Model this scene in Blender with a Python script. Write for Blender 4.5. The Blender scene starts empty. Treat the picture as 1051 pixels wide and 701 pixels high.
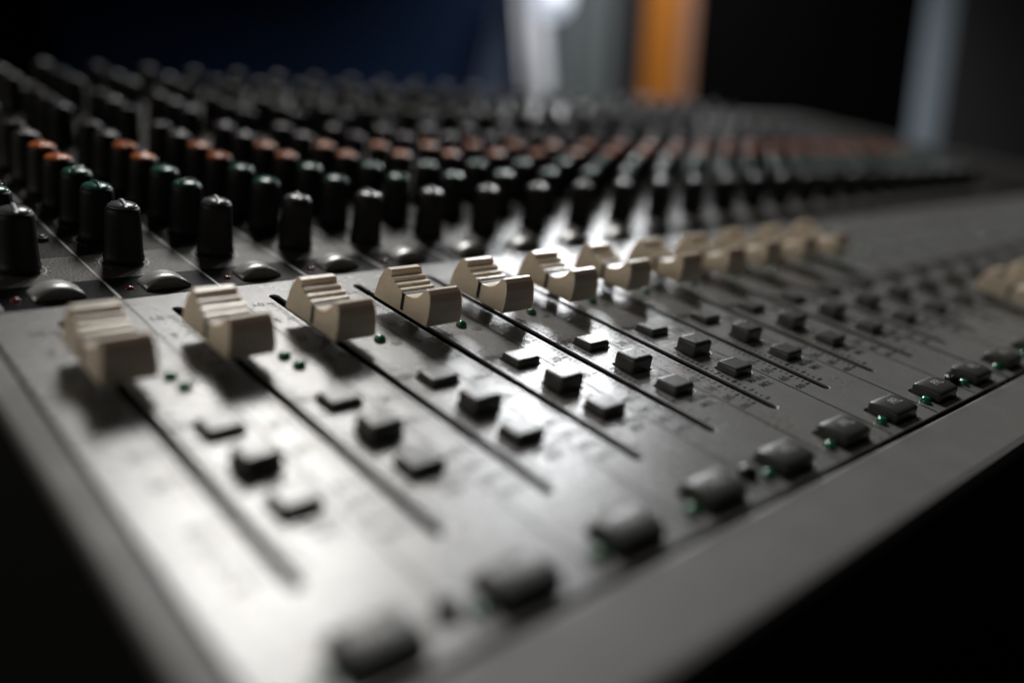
import bpy, bmesh, math, random
from mathutils import Vector, Matrix
random.seed(11)
S = 0.026                      # one channel pitch in metres; the console is drawn in pitches
sc = bpy.context.scene
COL = sc.collection

# ------------------------------------------------------------------ materials
def mat(name, col, rough=.5, metal=0., spec=.5, bump=0., bscale=600., emit=None, estr=0., coat=0., var=0., vscale=60., trans=0.,
        rvar=0.):
    m = bpy.data.materials.new(name); m.use_nodes = True
    nt = m.node_tree; b = nt.nodes['Principled BSDF']
    b.inputs['Base Color'].default_value = (*col, 1)
    b.inputs['Roughness'].default_value = rough
    b.inputs['Metallic'].default_value = metal
    b.inputs['Specular IOR Level'].default_value = spec
    b.inputs['Coat Weight'].default_value = coat
    b.inputs['Transmission Weight'].default_value = trans
    if emit:
        b.inputs['Emission Color'].default_value = (*emit, 1); b.inputs['Emission Strength'].default_value = estr
    if bump or var or rvar:
        tc = nt.nodes.new('ShaderNodeTexCoord')
    if bump:
        n = nt.nodes.new('ShaderNodeTexNoise'); n.inputs['Scale'].default_value = bscale; n.inputs['Detail'].default_value = 3
        bp = nt.nodes.new('ShaderNodeBump'); bp.inputs['Strength'].default_value = bump; bp.inputs['Distance'].default_value = .0002
        nt.links.new(tc.outputs['Object'], n.inputs['Vector']); nt.links.new(n.outputs['Fac'], bp.inputs['Height'])
        nt.links.new(bp.outputs['Normal'], b.inputs['Normal'])
    if var:
        n = nt.nodes.new('ShaderNodeTexNoise'); n.inputs['Scale'].default_value = vscale; n.inputs['Detail'].default_value = 8
        n.inputs['Roughness'].default_value = .65
        r = nt.nodes.new('ShaderNodeValToRGB')
        r.color_ramp.elements[0].position = .3; r.color_ramp.elements[1].position = .7
        r.color_ramp.elements[0].color = (*[c * (1 - var) for c in col], 1)
        r.color_ramp.elements[1].color = (*[min(1, c * (1 + var)) for c in col], 1)
        nt.links.new(tc.outputs['Object'], n.inputs['Vector']); nt.links.new(n.outputs['Fac'], r.inputs['Fac'])
        nt.links.new(r.outputs['Color'], b.inputs['Base Color'])
    if rvar:
        n = nt.nodes.new('ShaderNodeTexNoise'); n.inputs['Scale'].default_value = 90; n.inputs['Detail'].default_value = 6
        mr = nt.nodes.new('ShaderNodeMapRange')
        mr.inputs['From Min'].default_value = .3; mr.inputs['From Max'].default_value = .7
        mr.inputs['To Min'].default_value = rough - rvar; mr.inputs['To Max'].default_value = rough + rvar
        nt.links.new(tc.outputs['Object'], n.inputs['Vector']); nt.links.new(n.outputs['Fac'], mr.inputs['Value'])
        nt.links.new(mr.outputs['Result'], b.inputs['Roughness'])
    return m

M = {}
M['panel'] = mat('grey_panel_paint', (.20, .20, .195), .27, .0, .8, bump=.4, bscale=2200, var=.08, vscale=120, rvar=.015)
# dusty brown specks where dirt gathers on the grey paint
def add_dirt(m):
    nt = m.node_tree; b = nt.nodes['Principled BSDF']
    src = b.inputs['Base Color'].links[0].from_socket
    tc = nt.nodes.new('ShaderNodeTexCoord')
    n = nt.nodes.new('ShaderNodeTexNoise'); n.inputs['Scale'].default_value = 900; n.inputs['Detail'].default_value = 2
    n2 = nt.nodes.new('ShaderNodeTexNoise'); n2.inputs['Scale'].default_value = 45
    mul = nt.nodes.new('ShaderNodeMath'); mul.operation = 'MULTIPLY'
    r = nt.nodes.new('ShaderNodeValToRGB'); r.color_ramp.elements[0].position = .36; r.color_ramp.elements[1].position = .42
    mx = nt.nodes.new('ShaderNodeMixRGB'); mx.inputs['Color2'].default_value = (.12, .075, .05, 1)
    nt.links.new(tc.outputs['Object'], n.inputs['Vector']); nt.links.new(tc.outputs['Object'], n2.inputs['Vector'])
    nt.links.new(n.outputs['Fac'], mul.inputs[0]); nt.links.new(n2.outputs['Fac'], mul.inputs[1])
    nt.links.new(mul.outputs[0], r.inputs['Fac']); nt.links.new(r.outputs['Color'], mx.inputs['Fac'])
    nt.links.new(src, mx.inputs['Color1']); nt.links.new(mx.outputs['Color'], b.inputs['Base Color'])
add_dirt(M['panel'])
M['trim'] = mat('grey_trim_paint', (.16, .156, .15), .5, .0, .25, bump=.3, bscale=1500, var=.06, vscale=80, rvar=.05)
M['kpanel'] = mat('charcoal_panel_paint', (.019, .018, .016), .38, .0, .07, bump=.5, bscale=1200, var=.2, vscale=500)
M['kzone'] = mat('mid_grey_panel_print', (.10, .097, .088), .38, .0, .14, bump=.5, bscale=1200, var=.15, vscale=500)
M['band'] = mat('black_gloss_band', (.004, .004, .005), .3, spec=.05, bump=.2, bscale=900)
M['ink'] = mat('black_ink', (.008, .008, .009), .42, spec=.28)
M['grey_ink'] = mat('pale_grey_ink', (.36, .36, .33), .5)
M['slot'] = mat('black_slot', (.003, .003, .003), .8, spec=.1)
M['body'] = mat('black_console_body', (.006, .006, .006), .6, spec=.2, bump=.3, bscale=400)
M['cream'] = mat('cream_plastic', (.84, .73, .575), .27, spec=.7, bump=.25, bscale=900, var=.05, vscale=300)
M['cream'].node_tree.nodes['Principled BSDF'].inputs['Subsurface Weight'].default_value = .15
M['cream'].node_tree.nodes['Principled BSDF'].inputs['Subsurface Radius'].default_value = (.002, .001, .0005)
M['cream'].node_tree.nodes['Principled BSDF'].inputs['Subsurface Scale'].default_value = 1.
M['knob'] = mat('black_knob_plastic', (.007, .007, .007), .5, spec=.22, bump=.15, bscale=900)
M['button'] = mat('dark_grey_button_plastic', (.08, .08, .077), .3, spec=.5, bump=.2, bscale=1100, var=.1, vscale=200)
M['solo'] = mat('charcoal_button_plastic', (.052, .052, .05), .40, spec=.3, bump=.2, bscale=1100, var=.1, vscale=200)
M['bink'] = mat('pale_button_ink', (.45, .45, .42), .5)
M['silver'] = mat('silver_button', (.5, .5, .49), .38, metal=.6, bump=.3, bscale=700)
M['led_green'] = mat('unlit_green_lens', (.009, .19, .09), .1, spec=.9, coat=.6)
M['led_red'] = mat('unlit_red_lens', (.14, .006, .006), .2, spec=.6)
M['screw'] = mat('black_screw', (.02, .02, .02), .25, metal=.6)
M['cap_grey'] = mat('light_grey_knob_cap', (.10, .10, .11), .26, spec=.22)
M['cap_green'] = mat('teal_green_knob_cap', (.025, .115, .085), .24, spec=.16)
M['cap_orange'] = mat('orange_red_knob_cap', (.55, .155, .045), .3, spec=.12)
M['cap_mauve'] = mat('mauve_grey_knob_cap', (.055, .038, .045), .34, spec=.10)
M['cap_slate'] = mat('slate_blue_knob_cap', (.016, .02, .032), .35, spec=.06)
M['cap_pale'] = mat('pale_yellowish_knob_cap', (.042, .041, .028), .35, spec=.06)
M['cap_blue'] = mat('dim_blue_knob_cap', (.006, .010, .022), .35, spec=.08)
M['pointer'] = mat('white_pointer', (.5, .5, .5), .4, spec=.2)
M['lever'] = mat('steel_lever', (.25, .25, .25), .35, metal=.9)

# ------------------------------------------------------------------ frames
# panel frame -> world (gravity) frame. The console top leans towards the viewer.
R_cam = Matrix(((.7371, .1508, -.6588), (-.6596, .3729, -.6526), (.1473, .9155, .3743)))
C_cam = Vector((-2.07616, -7.57456, 3.23677))
g = (R_cam @ Vector((.035, .975, .22))).normalized()
rot = g.rotation_difference(Vector((0, 0, 1))).to_matrix()
ROT4 = rot.to_4x4()

def W(p):                                   # panel pitches -> world metres
    return rot @ (Vector(p) * S)

BASE = Vector((15, 4, -4.2))
def tag(o, label=None, cat=None, group=None, kind=None):
    if label: o['label'] = label
    if cat: o['category'] = cat
    if group: o['group'] = group
    if kind: o['kind'] = kind
    return o

root = bpy.data.objects.new('mixing_console', None); COL.objects.link(root)
root.matrix_world = Matrix.Translation(W(BASE)) @ ROT4
root.empty_display_size = .05
tag(root, 'large grey mixing console with cream faders and rows of black knobs with coloured caps', 'mixing console')

def build(name, bm, mats, parent=root, loc=(0, 0, 0), smooth=False, rotz=0, flat=False):
    me = bpy.data.meshes.new(name)
    for v in bm.verts: v.co *= S
    bm.normal_update(); bm.to_mesh(me); bm.free()
    for m in (mats if isinstance(mats, (list, tuple)) else [mats]): me.materials.append(M[m])
    if smooth:
        for p in me.polygons: p.use_smooth = not (flat and max(abs(c) for c in p.normal) > .9995)
    o = bpy.data.objects.new(name, me); COL.objects.link(o)
    if parent is not None: o.parent = parent
    l = Vector(loc)
    if parent is root: l = l - BASE
    o.location = l * S
    o.rotation_euler = (0, 0, rotz)
    return o

def copy_part(o, loc, rotz=0.):
    c = o.copy(); COL.objects.link(c); c.parent = o.parent
    c.location = (Vector(loc) - BASE) * S; c.rotation_euler = (0, 0, rotz)
    for ch in o.children:
        d = ch.copy(); COL.objects.link(d); d.parent = c
    return c

# ------------------------------------------------------------------ mesh helpers
def box(bm, x0, x1, y0, y1, z0, z1, mi=0):
    vs = [bm.verts.new(p) for p in ((x0, y0, z0), (x1, y0, z0), (x1, y1, z0), (x0, y1, z0), (x0, y0, z1), (x1, y0, z1), (x1, y1, z1), (x0, y1, z1))]
    for f in ((0, 3, 2, 1), (4, 5, 6, 7), (0, 1, 5, 4), (1, 2, 6, 5), (2, 3, 7, 6), (3, 0, 4, 7)):
        bm.faces.new([vs[i] for i in f]).material_index = mi
    return vs

def quad(bm, x0, x1, y0, y1, z, mi=0):
    vs = [bm.verts.new(p) for p in ((x0, y0, z), (x1, y0, z), (x1, y1, z), (x0, y1, z))]
    bm.faces.new(vs).material_index = mi

def bevel(bm, w, seg=3, ang=.5):
    bm.normal_update()
    es = [e for e in bm.edges if len(e.link_faces) == 2 and e.calc_face_angle(0) > ang]
    bmesh.ops.bevel(bm, geom=es, offset=w, segments=seg, profile=.5, affect='EDGES')

def lathe(bm, prof, seg=32, mi=0, flute=None):
    rings = []
    for i, (r, z) in enumerate(prof):
        ring = []
        for k in range(seg):
            a = 2 * math.pi * k / seg
            rr = r
            if flute and flute[0] <= i <= flute[1] and k % 2: rr = r - flute[2]
            ring.append(bm.verts.new((rr * math.cos(a), rr * math.sin(a), z)))
        rings.append(ring)
    for a, b in zip(rings, rings[1:]):
        for k in range(seg):
            bm.faces.new((a[k], a[(k + 1) % seg], b[(k + 1) % seg], b[k])).material_index = mi
    bm.faces.new(rings[-1]).material_index = mi

_txt = {}
def text_geo(s):
    if s in _txt: return _txt[s]
    cu = bpy.data.curves.new('t', 'FONT'); cu.body = s; cu.size = 1; cu.align_x = 'CENTER'; cu.align_y = 'CENTER'
    cu.resolution_u = 3; cu.offset = .006
    o = bpy.data.objects.new('t', cu); COL.objects.link(o)
    bpy.context.view_layer.update()
    dg = bpy.context.evaluated_depsgraph_get(); me = o.evaluated_get(dg).to_mesh()
    r = ([v.co.copy() for v in me.vertices], [list(p.vertices) for p in me.polygons])
    o.evaluated_get(dg).to_mesh_clear(); bpy.data.objects.remove(o); bpy.data.curves.remove(cu)
    _txt[s] = r
    return r

def add_text(bm, s, x, y, z, size, mi=0, sx=1.):
    vs, fs = text_geo(s)
    nv = [bm.verts.new((x + v.x * size * sx, y + v.y * size, z)) for v in vs]
    for f in fs:
        try: bm.faces.new([nv[i] for i in f]).material_index = mi
        except ValueError: pass

def plate_with_holes(outer, holes, top, thick, bev=.008):
    """flat plate cut with holes, through a filled 2D curve; returns a bmesh"""
    cu = bpy.data.curves.new('p', 'CURVE'); cu.dimensions = '2D'; cu.fill_mode = 'BOTH'
    for loop in [outer] + holes:
        sp = cu.splines.new('POLY'); sp.points.add(len(loop) - 1)
        for p, q in zip(sp.points, loop): p.co = (q[0], q[1], 0, 1)
        sp.use_cyclic_u = True
    cu.extrude = thick / 2 - bev; cu.bevel_depth = bev; cu.bevel_resolution = 1; cu.offset = -bev
    o = bpy.data.objects.new('p', cu); COL.objects.link(o); bpy.context.view_layer.update()
    dg = bpy.context.evaluated_depsgraph_get(); me = o.evaluated_get(dg).to_mesh()
    bm = bmesh.new(); bm.from_mesh(me)
    o.evaluated_get(dg).to_mesh_clear(); bpy.data.objects.remove(o); bpy.data.curves.remove(cu)
    for v in bm.verts: v.co.z += top - thick / 2
    for f in bm.faces: f.smooth = False; f.material_index = 0
    return bm

def rrect(cx, cy, w, d, r, n=3):
    pts = []
    for qx, qy, a0 in ((1, 1, 0), (-1, 1, 90), (-1, -1, 180), (1, -1, 270)):
        for i in range(n + 1):
            a = math.radians(a0 + 90 * i / n)
            pts.append((cx + qx * (w / 2 - r) + r * math.cos(a), cy + qy * (d / 2 - r) + r * math.sin(a)))
    return pts

def stadium(cx, y0, y1, r, n=6):
    pts = []
    for k in range(n + 1):
        a = math.pi * k / n; pts.append((cx + r * math.cos(a), y1 - r + r * math.sin(a)))
    for k in range(n + 1):
        a = math.pi + math.pi * k / n; pts.append((cx + r * math.cos(a), y0 + r + r * math.sin(a)))
    return pts

NF = 26            # fader channels
NK = 25            # knob columns
XR = 33.6
SX0 = -.42
SLOT_TOP, SLOT_BOT = .02, -4.18
DIV = .62
Y_FRONT = -5.06
Y_BAND0, Y_BAND1 = .36, .93
SEAMS = [8.6, 17.6, 26.6]

# ------------------------------------------------------------------ grey fader panel, in modules parted by dark seams
def print_channel(bm, k):
    z = .004
    maj = [(-.2, '10'), (-.62, '5'), (-1.1, 'U'), (-1.55, '5'), (-2.0, '10'), (-2.45, '20'), (-2.85, '30'), (-3.4, '40'), (-3.61, '50'), (-3.81, '60'), (-4.0, '∞')]
    for y, s in maj:
        quad(bm, k - .165, k - .085, y - .012, y + .012, z, 1)
        quad(bm, k + .085, k + .165, y - .012, y + .012, z, 1)
        add_text(bm, s, k - .265, y, z, .135 if s != '∞' else .16, 1)
    for (a, _), (b, _) in zip(maj, maj[1:]):
        n = max(3, round((a - b) / .055)) if a > -2.8 else (9 if a > -3 else 3)
        for i in range(1, n):
            y = a + (b - a) * i / n
            quad(bm, k - .135, k - .085, y - .006, y + .006, z, 1)
            quad(bm, k + .085, k + .135, y - .006, y + .006, z, 1)
    add_text(bm, '-20', k + .47, -1.54, z, .1, 1)
    add_text(bm, 'ASSIGN', k + .21, -2.17, z, .105, 1)
    add_text(bm, '3-4', k + .44, -3.17, z, .1, 1)
    add_text(bm, 'MAIN', k + .41, -3.68, z, .115, 1)
    add_text(bm, 'MIX', k + .41, -3.80, z, .115, 1)
    if all(abs(k + DIV - s) > .1 for s in SEAMS):
        quad(bm, k + DIV - .008, k + DIV + .008, Y_FRONT + .02, Y_BAND0 - .02, z, 1)

x0 = -.57
for mi, x1 in enumerate(SEAMS + [XR]):
    xa = x0 + (.035 if mi else 0); xb = x1 - .035
    ks = [k for k in range(NF) if xa < k < xb]
    holes = [stadium(k, SLOT_BOT, SLOT_TOP, .052) for k in ks]
    for k in ks:
        holes += [rrect(k + .375, y, .335, .285, .045) for y in (-2.33, -2.90, -3.43)] + [rrect(k + .10, -4.80, .505, .36, .05)]
    outer = [(xa, Y_FRONT), (xb, Y_FRONT), (xb, Y_BAND0), (xa, Y_BAND0)]
    bm = plate_with_holes(outer, holes, 0., .03, .005)
    for k in ks: print_channel(bm, k)
    build('fader_panel', bm, ['panel', 'ink'])
    x0 = x1

def slot_mesh():
    bm = bmesh.new()
    a, b, c, d = -.07, .07, SLOT_BOT - .03, SLOT_TOP + .03
    zt, zb = -.032, -.12
    v = [bm.verts.new(p) for p in ((a, c, zt), (b, c, zt), (b, d, zt), (a, d, zt), (a, c, zb), (b, c, zb), (b, d, zb), (a, d, zb))]
    for f in ((4, 5, 6, 7), (0, 4, 7, 3), (1, 2, 6, 5), (0, 1, 5, 4), (3, 7, 6, 2)): bm.faces.new([v[i] for i in f])
    return bm
slot0 = None
for k in range(NF):
    if slot0 is None: slot0 = build('fader_slot', slot_mesh(), 'slot', loc=(k, 0, 0))
    else: copy_part(slot0, (k, 0, 0))

# ------------------------------------------------------------------ charcoal knob panel
Y_BACK = 12.2
ROWS = [(1.37, 'cap_grey'), (2.16, 'cap_green'), (2.83, 'cap_green'), (3.50, 'cap_orange'), (4.14, 'cap_orange'), (4.84, 'cap_mauve'),
        (5.53, 'cap_mauve'), (6.84, 'cap_slate'), (7.50, 'cap_pale'), (8.20, 'cap_pale'), (9.52, 'cap_pale'), (10.3, 'cap_blue'), (11.4, 'cap_blue')]
bm = bmesh.new()
box(bm, -.57, XR, Y_BAND0 + .004, Y_BACK, -.06, 0, 0)
z1 = .004
quad(bm, -.5, XR - .1, Y_BAND0 + .01, Y_BAND1, z1, 2)
quad(bm, -.5, 24.6, Y_BAND1, 1.68, z1, 1)
for k in range(-1, NK):
    w = .013
    quad(bm, k + DIV - w, k + DIV + w, Y_BAND0 + .012, Y_BACK - .1, z1 * 2, 3)
for k in range(0, 16):
    for y, c in ROWS[:7]:
        n = 22; r0, r1 = .235, .25
        for i in range(n):                                  # index arc round each knob
            a0 = math.radians(-135 + 270 * i / n + 90); a1 = math.radians(-135 + 270 * (i + 1) / n + 90)
            vs = [bm.verts.new((k + r * math.cos(a), y + r * math.sin(a), z1 * 2)) for r, a in ((r0, a0), (r1, a0), (r1, a1), (r0, a1))]
            bm.faces.new(vs).material_index = 3
        for i in range(11):
            a = math.radians(-135 + 270 * i / 10 + 90)
            cx, cy = k + .275 * math.cos(a), y + .275 * math.sin(a)
            quad(bm, cx - .01, cx + .01, cy - .01, cy + .01, z1 * 2, 3)
build('knob_panel', bm, ['kpanel', 'kzone', 'band', 'grey_ink', 'ink'])

# ------------------------------------------------------------------ trims and body
def prism_x(bm, prof, x0, x1, mi=0):
    a = [bm.verts.new((x0, y, z)) for y, z in prof]; b = [bm.verts.new((x1, y, z)) for y, z in prof]
    n = len(prof)
    for i in range(n):
        bm.faces.new((a[i], b[i], b[(i + 1) % n], a[(i + 1) % n])).material_index = mi
    bm.faces.new(a[::-1]).material_index = mi; bm.faces.new(b).material_index = mi
bm = bmesh.new()
prism_x(bm, [(-5.11, -.12), (-5.11, -.02), (-5.12, -.004), (-5.145, .003), (-5.74, .003), (-5.80, -.01), (-5.84, -.06), (-5.85, -.12)], -.84, XR + .3)
build('front_trim', bm, 'trim')
bm = bmesh.new()
box(bm, -.83, -.60, -5.108, Y_BACK, -.12, .008); bevel(bm, .03, 2)
build('side_trim', bm, 'trim')
bm = bmesh.new()
box(bm, -.80, XR + .28, -5.80, Y_BACK + .1, -4.2, -.125)
bevel(bm, .05, 2)
build('console_body', bm, 'body')
bm = bmesh.new(); box(bm, XR + .05, XR + .3, -5.108, Y_BACK, -.4, .008); bevel(bm, .03, 2)
build('side_trim', bm, 'trim')
bm = bmesh.new(); box(bm, -.83, XR + .3, Y_BACK + .01, Y_BACK + .3, -.5, .02); bevel(bm, .03, 2)
build('rear_trim', bm, 'trim')

# ------------------------------------------------------------------ fader caps
def cap_mesh():
    prof = [(-.45, .0), (-.462, .12), (-.452, .24), (-.425, .315), (-.385, .350), (-.35, .350), (-.335, .335), (-.322, .312),   # front block
            (-.29, .272), (-.245, .232), (-.19, .21), (-.13, .20), (-.075, .198),                                                   # scooped finger rest
            (-.03, .20), (.0, .20), (.006, .224), (.03, .226), (.072, .224), (.078, .252), (.10, .256), (.148, .252), (.156, .288),
            (.18, .294), (.218, .290), (.226, .338), (.240, .352), (.30, .356), (.325, .345), (.365, .29), (.40, .215), (.432, .12), (.452, .03), (.452, .0)]
    bm = bmesh.new()
    # cross-section narrows a little towards the top
    def hw(z): return .215 - .035 * z - .02 * (z / .36) ** 4
    L = [bm.verts.new((-hw(z), y, z)) for y, z in prof]; Rr = [bm.verts.new((hw(z), y, z)) for y, z in prof]
    n = len(prof)
    for i in range(n - 1):
        bm.faces.new((L[i], Rr[i], Rr[i + 1], L[i + 1]))
    bm.faces.new((L[0], L[-1], Rr[-1], Rr[0]))
    bm.faces.new(L); bm.faces.new(Rr[::-1])
    bmesh.ops.recalc_face_normals(bm, faces=bm.faces)
    bm.normal_update()
    side = [e for e in bm.edges if len(e.link_faces) == 2 and abs(e.verts[0].co.x - e.verts[1].co.x) < .02 and
            (len(e.link_faces[0].verts) > 8) != (len(e.link_faces[1].verts) > 8)]
    bmesh.ops.bevel(bm, geom=side, offset=.008, segments=2, profile=.5, affect='EDGES')
    bmesh.ops.triangulate(bm, faces=[f for f in bm.faces if len(f.verts) > 4])
    return bm
def line_mesh():
    bm = bmesh.new()
    t = .003
    for sgn in (-1, 1):
        xo = sgn * (.216)
        box(bm, min(xo, xo - sgn * .05), max(xo, xo - sgn * .05), -.06, -.012, .025, .2)
        # lean with the side face
    for v in bm.verts:
        s = 1 if v.co.x > 0 else -1
        if abs(v.co.x) > .2: v.co.x = s * (.215 - .035 * v.co.z - .02 * (v.co.z / .36) ** 4 + t)
    box(bm, -.209, .209, -.062, -.010, .18, .2045)
    return bm
CAPZ = .14
CAPY = -1.12
cy = {0: -1.16, 1: -1.10, 2: -1.11, 3: -1.12, 4: -1.11, 5: -1.13, 6: -1.10, 7: -1.12, 8: -1.14, 9: -1.1, 10: -1.12, 11: -1.13}
cap0 = None
for k in range(NF):
    y = cy.get(k, -3.85 if k < 14 else random.choice([-3.85, -3.8, -3.82]))
    if cap0 is None:
        cap0 = build('fader_cap', cap_mesh(), 'cream', loc=(k, y, CAPZ))
        build('index_line', line_mesh(), 'ink', parent=cap0)
        bm = bmesh.new(); box(bm, -.016, .016, -.09, .09, -.11, .06)
        build('lever', bm, 'lever', parent=cap0)
    else: copy_part(cap0, (k, y, CAPZ))

# ------------------------------------------------------------------ buttons
def rbox(w, d, h, bev=.045, crown=.0, z0=-.115):
    bm = bmesh.new(); box(bm, -w / 2, w / 2, -d / 2, d / 2, z0, h)
    tops = [e for e in bm.edges if all(v.co.z > h - .001 for v in e.verts)]
    sides = [e for e in bm.edges if abs(e.verts[0].co.z - e.verts[1].co.z) > .01]
    bmesh.ops.bevel(bm, geom=sides, offset=bev * .8, segments=3, profile=.5, affect='EDGES')
    tops = [e for e in bm.edges if all(v.co.z > h - .001 for v in e.verts)]
    bmesh.ops.bevel(bm, geom=tops, offset=bev, segments=4, profile=.5, affect='EDGES')
    return bm
b1 = b2 = b3 = None
for k in range(NF):
    x = k + .375
    if b1 is None:
        b1 = build('assign_button', rbox(.30, .25, .075, .035), 'button', loc=(x, -2.33, 0), smooth=True, flat=True)
        b2 = build('assign_button', rbox(.30, .25, .15, .038), 'button', loc=(x, -2.90, 0), smooth=True, flat=True)
        b3 = build('assign_button', rbox(.30, .25, .088, .035), 'button', loc=(x, -3.43, 0), smooth=True, flat=True)
    else:
        for b, y in ((b1, -2.33), (b2, -2.90), (b3, -3.43)): copy_part(b, (x, y, 0))

def pfl_mesh():                      # long rounded key, its top arched across
    bm = bmesh.new(); n = 8
    w, d = .46, .31
    prof = [(-d / 2, -.14), (-d / 2, .047)]
    for i in range(n + 1):
        a = math.pi * (1 - i / n); prof.append((d / 2 * math.cos(a) * .985, .055 + .034 * math.sin(a)))
    prof += [(d / 2, .047), (d / 2, -.14)]
    prism_x(bm, prof, -w / 2, w / 2)
    bmesh.ops.recalc_face_normals(bm, faces=bm.faces); bm.normal_update()
    side = [e for e in bm.edges if len(e.link_faces) == 2 and (len(e.link_faces[0].verts) > 8) != (len(e.link_faces[1].verts) > 8)]
    bmesh.ops.bevel(bm, geom=side, offset=.028, segments=3, profile=.5, affect='EDGES')
    for f in bm.faces: f.smooth = True
    add_text(bm, 'PFL', .03, .01, .0905, .125, 1, 1.)
    return bm
p0 = None
for k in range(NF):
    loc = (k + .10, -4.80, .03)
    if p0 is None: p0 = build('solo_button', pfl_mesh(), ['solo', 'bink'], loc=loc)
    else: copy_part(p0, loc)

def dome_mesh(r, h, seg=20, n=6, base=0.):
    bm = bmesh.new()
    prof = [(r, -.05), (r, base)] + [(r * math.cos(math.pi / 2 * i / n), base + h * math.sin(math.pi / 2 * i / n)) for i in range(1, n)]
    lathe(bm, prof, seg); return bm
g0 = r0 = None
for k in range(NF):
    locs = [(k + .385, -1.40, 0), (k - .24, -4.86, 0)]
    if k < 2: locs.append((k + .41, -1.62, 0))  # extra lens added to stand in for the doubled green reflection
    for l in locs:
        if g0 is None: g0 = build('green_led', dome_mesh(.058, .05, base=.01), 'led_green', loc=l, smooth=True)
        else: copy_part(g0, l)
for k in range(20):
    l = (k - .22, .60, 0)
    if r0 is None: r0 = build('red_led', dome_mesh(.045, .03, base=.005), 'led_red', loc=l, smooth=True)
    else: copy_part(r0, l)

def mute_mesh():                     # silver key, arched along its length
    bm = bmesh.new(); n = 14; w, d = .44, .26
    a = []; b = []
    for i in range(n + 1):
        t = -1 + 2 * i / n; z = .03 + .085 * (1 - t * t)
        a.append(bm.verts.new((t * w / 2, -d / 2, z))); b.append(bm.verts.new((t * w / 2, d / 2, z)))
    for i in range(n):
        bm.faces.new((a[i], a[i + 1], b[i + 1], b[i])).smooth = True
    al = [bm.verts.new((v.co.x, v.co.y, -.03)) for v in a]; bl = [bm.verts.new((v.co.x, v.co.y, -.03)) for v in b]
    for i in range(n):
        bm.faces.new((al[i], al[i + 1], a[i + 1], a[i])).material_index = 1
        bm.faces.new((b[i], b[i + 1], bl[i + 1], bl[i])).material_index = 1
    bm.faces.new((a[0], b[0], bl[0], al[0])); bm.faces.new((a[-1], al[-1], bl[-1], b[-1]))
    return bm
m0 = None
for k in range(9):
    l = (k + .13, .62, 0)
    if m0 is None: m0 = build('mute_button', mute_mesh(), ['silver', 'button'], loc=l)
    else: copy_part(m0, l)

def small_push():
    bm = bmesh.new()
    lathe(bm, [(.075, -.03), (.075, .035), (.062, .045), (.048, .045), (.048, .02), (.04, .02), (.04, .055), (.03, .062)], 20); return bm
s0 = None
for k in range(0, 16):
    l = (k + .46, 2.30, 0)
    if s0 is None: s0 = build('push_switch', small_push(), 'button', loc=l, smooth=True)
    else: copy_part(s0, l)

def screw_mesh():
    bm = bmesh.new(); lathe(bm, [(.085, -.03), (.085, .03), (.07, .055), (.04, .068)], 24)
    box(bm, -.05, .05, -.008, .008, .066, .0695); return bm
w0 = None
for k in (.60, 3.62, 7.68, 11.7, 15.7):
    l = (k, -4.76, 0)
    if w0 is None: w0 = build('screw', screw_mesh(), 'screw', loc=l, smooth=True)
    else: copy_part(w0, l)

# ------------------------------------------------------------------ knobs
def knob_bm():
    bm = bmesh.new()
    lathe(bm, [(.19, .025), (.203, .04), (.203, .085), (.196, .10), (.192, .14), (.182, .35), (.172, .55), (.166, .590), (.150, .612)], 56, 0, (4, 6, .007))
    return bm
def kcap_bm(white=False):
    bm = bmesh.new(); n = 6
    prof = [(.150, .60)] + [(.150 * math.cos(math.pi / 2 * i / n), .612 + .048 * math.sin(math.pi / 2 * i / n)) for i in range(0, n)]
    lathe(bm, prof, 28)
    # raised pointer ridge across the dome
    m = 8; hw = .022
    top = []
    for i in range(m + 1):
        t = -1 + 2 * i / m; y = t * .146
        z = .616 + .050 * math.sqrt(max(0, 1 - (t * .97) ** 2)) + .012
        top.append([bm.verts.new((-hw, y, z - .03)), bm.verts.new((-hw * .7, y, z)), bm.verts.new((hw * .7, y, z)), bm.verts.new((hw, y, z - .03))])
    for a, b in zip(top, top[1:]):
        for j in range(3): bm.faces.new((a[j], a[j + 1], b[j + 1], b[j])).material_index = (1 if j == 1 and white else 0)
    bm.faces.new(top[0]); bm.faces.new(top[-1][::-1])
    return bm

import itertools
cands = []
for ri, (y, c) in enumerate(ROWS):
    for k in range(0, NK):
        p = Vector((k, y, .4)); q = R_cam.transposed() @ (p - C_cam)
        d = -q.z; u = 525.5 + 879.45 * q.x / d; v = 350.5 - 879.45 * q.y / d
        if -45 < u < 1100: cands.append((d, ri, k, y, c))
cands.sort()
near = cands[:100]; far = cands[100:]
body_me = cap_me = None
protos = {}
for d, ri, k, y, c in near:
    rz = {0: random.uniform(-.3, .3)}.get(ri, random.uniform(-.9, .9)) - .3
    if c not in protos:
        o = build('knob', knob_bm(), 'knob', loc=(k, y, 0), smooth=True, rotz=rz)
        if body_me: o.data = body_me
        body_me = o.data
        build('knob_cap', kcap_bm(c == 'cap_grey'), [c, 'pointer'], parent=o, smooth=True)
        lab = {'cap_grey': 'black knob with pale grey cap', 'cap_green': 'black knob with teal green cap', 'cap_orange': 'black knob with orange red cap',
               'cap_mauve': 'black knob with dull mauve cap', 'cap_slate': 'black knob with slate blue cap', 'cap_pale': 'black knob with pale yellowish cap',
               'cap_blue': 'black knob with dim blue cap'}[c]
        o['label'] = lab
        protos[c] = o
    else: copy_part(protos[c], (k, y, 0), rz)
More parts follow.
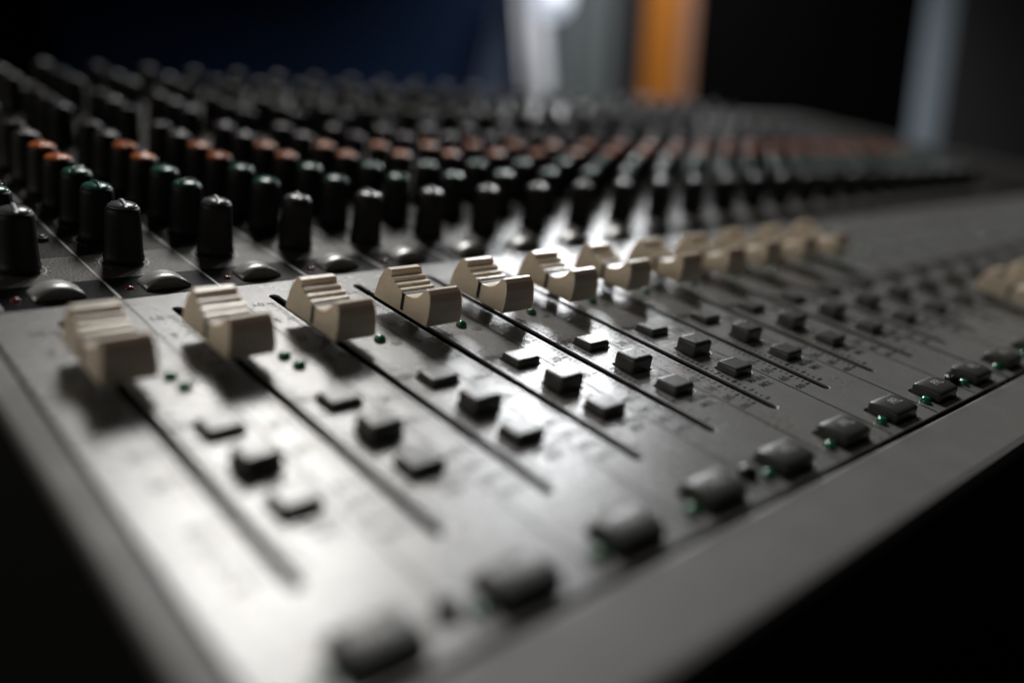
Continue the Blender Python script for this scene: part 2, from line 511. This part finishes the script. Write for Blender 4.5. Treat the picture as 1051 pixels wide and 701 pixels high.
# the remaining, farther knobs as one part
names = ['knob'] + sorted({c for _, _, _, _, c in far})
allb = bmesh.new()
kb = bmesh.new(); lathe(kb, [(.19, .025), (.203, .04), (.203, .085), (.196, .10), (.182, .35), (.166, .590), (.150, .612)], 24, 0)
kme = bpy.data.meshes.new('tmp'); kb.to_mesh(kme); kb.free()
cb = kcap_bm(); cme = bpy.data.meshes.new('tmp2'); cb.to_mesh(cme); cb.free()
for d, ri, k, y, c in far:
    for me, mi in ((kme, 0), (cme, names.index(c))):
        n0 = len(allb.verts); f0 = len(allb.faces)
        allb.from_mesh(me); allb.verts.ensure_lookup_table(); allb.faces.ensure_lookup_table()
        rm = Matrix.Rotation(random.uniform(-1, .6), 3, 'Z')
        for v in allb.verts[n0:]: v.co = rm @ v.co + Vector((k, y, 0))
        for f in allb.faces[f0:]: f.material_index = mi
o = build('knob_rows', allb, names, smooth=True); o['kind'] = 'stuff'
o['label'] = 'far rows of black knobs with coloured caps'

# ------------------------------------------------------------------ room behind
# room frame: camera on the floor plan, f = horizontal viewing direction, r = to its right
cam_w = W(C_cam)
fw = rot @ (R_cam @ Vector((0, 0, -1))); fw.z = 0; fw.normalize()
rt = Vector((fw.y, -fw.x, 0))
ROOM = Matrix(((rt.x, fw.x, 0, cam_w.x), (rt.y, fw.y, 0, cam_w.y), (0, 0, 1, cam_w.z), (0, 0, 0, 1)))
def room_obj(name, bm, m, label=None, cat=None, kind=None, smooth=False, origin=(0, 0, 0)):
    me = bpy.data.meshes.new(name)
    for v in bm.verts: v.co -= Vector(origin)
    bm.normal_update(); bm.to_mesh(me); bm.free()
    for q in (m if isinstance(m, list) else [m]): me.materials.append(M[q])
    if smooth:
        for p in me.polygons: p.use_smooth = True
    o = bpy.data.objects.new(name, me); COL.objects.link(o); o.matrix_world = ROOM @ Matrix.Translation(origin)
    return tag(o, label, cat, None, kind)

M['navy'] = mat('navy_wall_paint', (.0006, .016, .06), .7, spec=.3, var=.15, vscale=3)
M['wall_and_dark_doorway'] = mat('wall_and_dark_doorway', (.002, .002, .002), .9, spec=.05)  # near-black colour also paints the darkness of the open doorway
M['drape'] = mat('pale_drape_cloth', (.8, .81, .86), .8, spec=.2, bump=.2, bscale=300)
M['grey_drape'] = mat('grey_curtain_cloth', (.15, .17, .175), .85, spec=.1, bump=.2, bscale=300)
M['slate_drape'] = mat('slate_blue_cloth', (.07, .095, .15), .85, spec=.1, bump=.2, bscale=300)
M['door'] = mat('orange_wood', (.38, .13, .012), .5, spec=.3, var=.12, vscale=8)
M['door_edge'] = mat('pinkish_wood', (.32, .17, .11), .5, spec=.3)
M['blue_frame'] = mat('pale_blue_paint', (.62, .74, .86), .5, spec=.3)
M['post'] = mat('dark_post_paint', (.03, .03, .032), .8, spec=.1)
M['dark_grey'] = mat('dark_grey_wall', (.09, .09, .094), .8, spec=.1)
M['desk'] = mat('black_desk', (.004, .004, .004), .7, spec=.15)
M['floor'] = mat('dark_carpet', (.01, .01, .01), .95, spec=.05, bump=.5, bscale=200)
M['bulb'] = mat('glowing_globe', (.8, .8, .8), .5, emit=(.75, .85, 1.), estr=.75)

D = 3.3     # distance of the back wall
bm = bmesh.new(); box(bm, -4, 6, D + .02, D + .15, -1.0, 2.2)
room_obj('back_wall', bm, 'wall_and_dark_doorway', kind='structure')
bm = bmesh.new(); box(bm, -4, 6, -1.2, D + .15, -1.05, -1.0)
room_obj('floor', bm, 'floor', kind='structure')
bm = bmesh.new(); box(bm, -1.7, -.06, D - .03, D, -.5, 1.6); bevel(bm, .01, 2)
room_obj('blue_panel', bm, 'navy', 'dark navy blue wall panel behind the left half of the console', 'wall panel')

def curtain(x0, x1, y, z0, z1, folds, amp, top_in=0., n=64, taper=0.):
    bm = bmesh.new(); rows = 10; grid = []
    for s in (0, 1):
        g_ = []
        for j in range(rows + 1):
            t = j / rows; row = []
            for i in range(n + 1):
                u = i / n
                xx = x0 + (x1 - x0) * u
                cxm = (x0 + x1) / 2
                xx = cxm + (xx - cxm) * (1 - taper * t) + top_in * t
                yy = y + amp * math.sin(u * folds * 2 * math.pi + .6 * math.sin(3 * t)) + (.006 if s else 0)
                row.append(bm.verts.new((xx, yy, z0 + (z1 - z0) * t)))
            g_.append(row)
        grid.append(g_)
    for s, g_ in enumerate(grid):
        for a, b in zip(g_, g_[1:]):
            for i in range(n):
                f = (a[i], a[i + 1], b[i + 1], b[i]); bm.faces.new(f if s == 0 else f[::-1])
    a, b = grid
    for j in range(rows):
        bm.faces.new((a[j][0], a[j + 1][0], b[j + 1][0], b[j][0])); bm.faces.new((a[j][n], b[j][n], b[j + 1][n], a[j + 1][n]))
    return bm
room_obj('white_drape', curtain(.045, .14, D - .20, -.1, .62, 1.2, .012, -.085, taper=.0), 'drape',
         'narrow white cloth leaning slightly left, hanging behind the console beside the blue panel', 'drape', smooth=True)
room_obj('slate_cloth', curtain(-.22, .06, D - .14, -.1, .62, 2, .012, .05, taper=.7), 'slate_drape',
         'slate blue cloth narrowing upward between the blue panel and the white cloth', 'cloth', smooth=True)
room_obj('grey_curtain', curtain(.06, .318, D - .1, -.5, 1.5, 3, .015), 'grey_drape',
         'grey green curtain to the right of the white cloth', 'curtain', smooth=True)
bm = bmesh.new(); bmesh.ops.create_uvsphere(bm, u_segments=24, v_segments=12, radius=.06)
for v in bm.verts: v.co += Vector((.092, D - .35, .475))
room_obj('globe_lamp', bm, 'bulb', 'small glowing white globe lamp above the white drape', 'lamp', smooth=True)
bm = bmesh.new(); box(bm, .32, .425, D - .05, D, -.95, 1.6); bevel(bm, .005, 1)
room_obj('dark_post', bm, 'post', 'dark grey wall post left of the orange door', 'post')
dr = bpy.data.objects.new('wooden_door', None); COL.objects.link(dr); dr.matrix_world = ROOM @ Matrix.Translation((.5, D - .06, -.95))
tag(dr, 'bright orange wooden door standing ajar beside the black opening', 'door')
def child(name, bm, m):
    o = room_obj(name, bm, m, origin=(.5, D - .06, -.95)); mw = o.matrix_world.copy(); o.parent = dr; o.matrix_world = mw; 
    o.matrix_parent_inverse = Matrix.Identity(4); o.matrix_local = Matrix.Identity(4); return o
bm = bmesh.new(); box(bm, .435, .558, D - .08, D - .04, -.95, 1.5); bevel(bm, .004, 1); child('door_leaf', bm, 'door')
bm = bmesh.new(); box(bm, .56, .61, D - .085, D - .03, -.95, 1.55); bevel(bm, .004, 1); child('door_frame', bm, 'door_edge')
bm = bmesh.new(); box(bm, 1.45, 1.55, D - .03, D, -.95, 1.8); bevel(bm, .006, 2)
room_obj('blue_door_frame', bm, 'blue_frame', 'pale blue upright frame right of the black opening', 'door frame')
bm = bmesh.new(); box(bm, 1.552, 4.0, D - .035, D, -.95, 1.8); bevel(bm, .005, 1)
room_obj('grey_wall_panel', bm, 'dark_grey', 'dark grey wall panel at the far right behind the console', 'wall panel')
# desk the console stands on: aligned with the console
bm = bmesh.new(); box(bm, -6, XR + 5, -8.2, 14, -5.6, -4.2); bevel(bm, .1, 2)
me = bpy.data.meshes.new('desk')
for v in bm.verts: v.co = (v.co - BASE) * S
bm.normal_update(); bm.to_mesh(me); bm.free(); me.materials.append(M['desk'])
desk = bpy.data.objects.new('desk', me); COL.objects.link(desk); desk.matrix_world = root.matrix_world.copy()
tag(desk, 'black sloping desk top carrying the mixing console', 'desk')

# ------------------------------------------------------------------ light
def area(name, pos, target, sx, sy, power, col, spread=180):
    l = bpy.data.lights.new(name, 'AREA'); l.shape = 'RECTANGLE'; l.size = sx; l.size_y = sy; l.energy = power; l.color = col; l.spread = math.radians(spread)
    o = bpy.data.objects.new(name, l); COL.objects.link(o)
    o.location = pos; o.rotation_euler = (Vector(target) - Vector(pos)).to_track_quat('-Z', 'Y').to_euler()
    return o
def along(p, d, dist): return W(Vector(p) + Vector(d).normalized() * dist)
area('window_light', along((4, -1.5, 0), (.71, .63, .31), 108), W((4, -1.5, 0)), .30, .80, 29, (.96, .98, 1))
area('ceiling_light', along((-.1, -3.9, 0), (.37, .70, .60), 100), W((0, -3, 0)), .55, .62, 41, (1, .975, .94))
area('side_fill', W((-34, 7, 9.5)), W((3, -1, 0)), .9, .35, 1.6, (1, .93, .83))
area('wall_fill', ROOM @ Vector((.55, D - .7, 1.5)), ROOM @ Vector((.5, D, .1)), .5, .3, 6., (1, 1, 1), 92)  # added unseen lamp that brightens the things along the back wall

w = bpy.data.worlds.new('World'); sc.world = w; w.use_nodes = True
w.node_tree.nodes['Background'].inputs[0].default_value = (.5, .52, .55, 1)
w.node_tree.nodes['Background'].inputs[1].default_value = .009

# ------------------------------------------------------------------ camera
cam = bpy.data.cameras.new('camera'); co = bpy.data.objects.new('camera', cam); COL.objects.link(co); sc.camera = co
cam.sensor_width = 36; cam.lens = 879.45 / 1051 * 36; cam.clip_start = .005; cam.clip_end = 50
co.matrix_world = Matrix.Translation(cam_w) @ (rot @ R_cam).to_4x4()
cam.dof.use_dof = True; cam.dof.focus_distance = 8.75 * S
cam.dof.aperture_fstop = (cam.lens / 1000) / (.37 * S); cam.dof.aperture_blades = 0

sc.view_settings.view_transform = 'Standard'; sc.view_settings.look = 'None'; sc.view_settings.exposure = 0; sc.view_settings.gamma = 1
sc.render.engine = 'CYCLES'; sc.cycles.use_denoising = True; sc.cycles.max_bounces = 6
sc.cycles.sample_clamp_indirect = 4
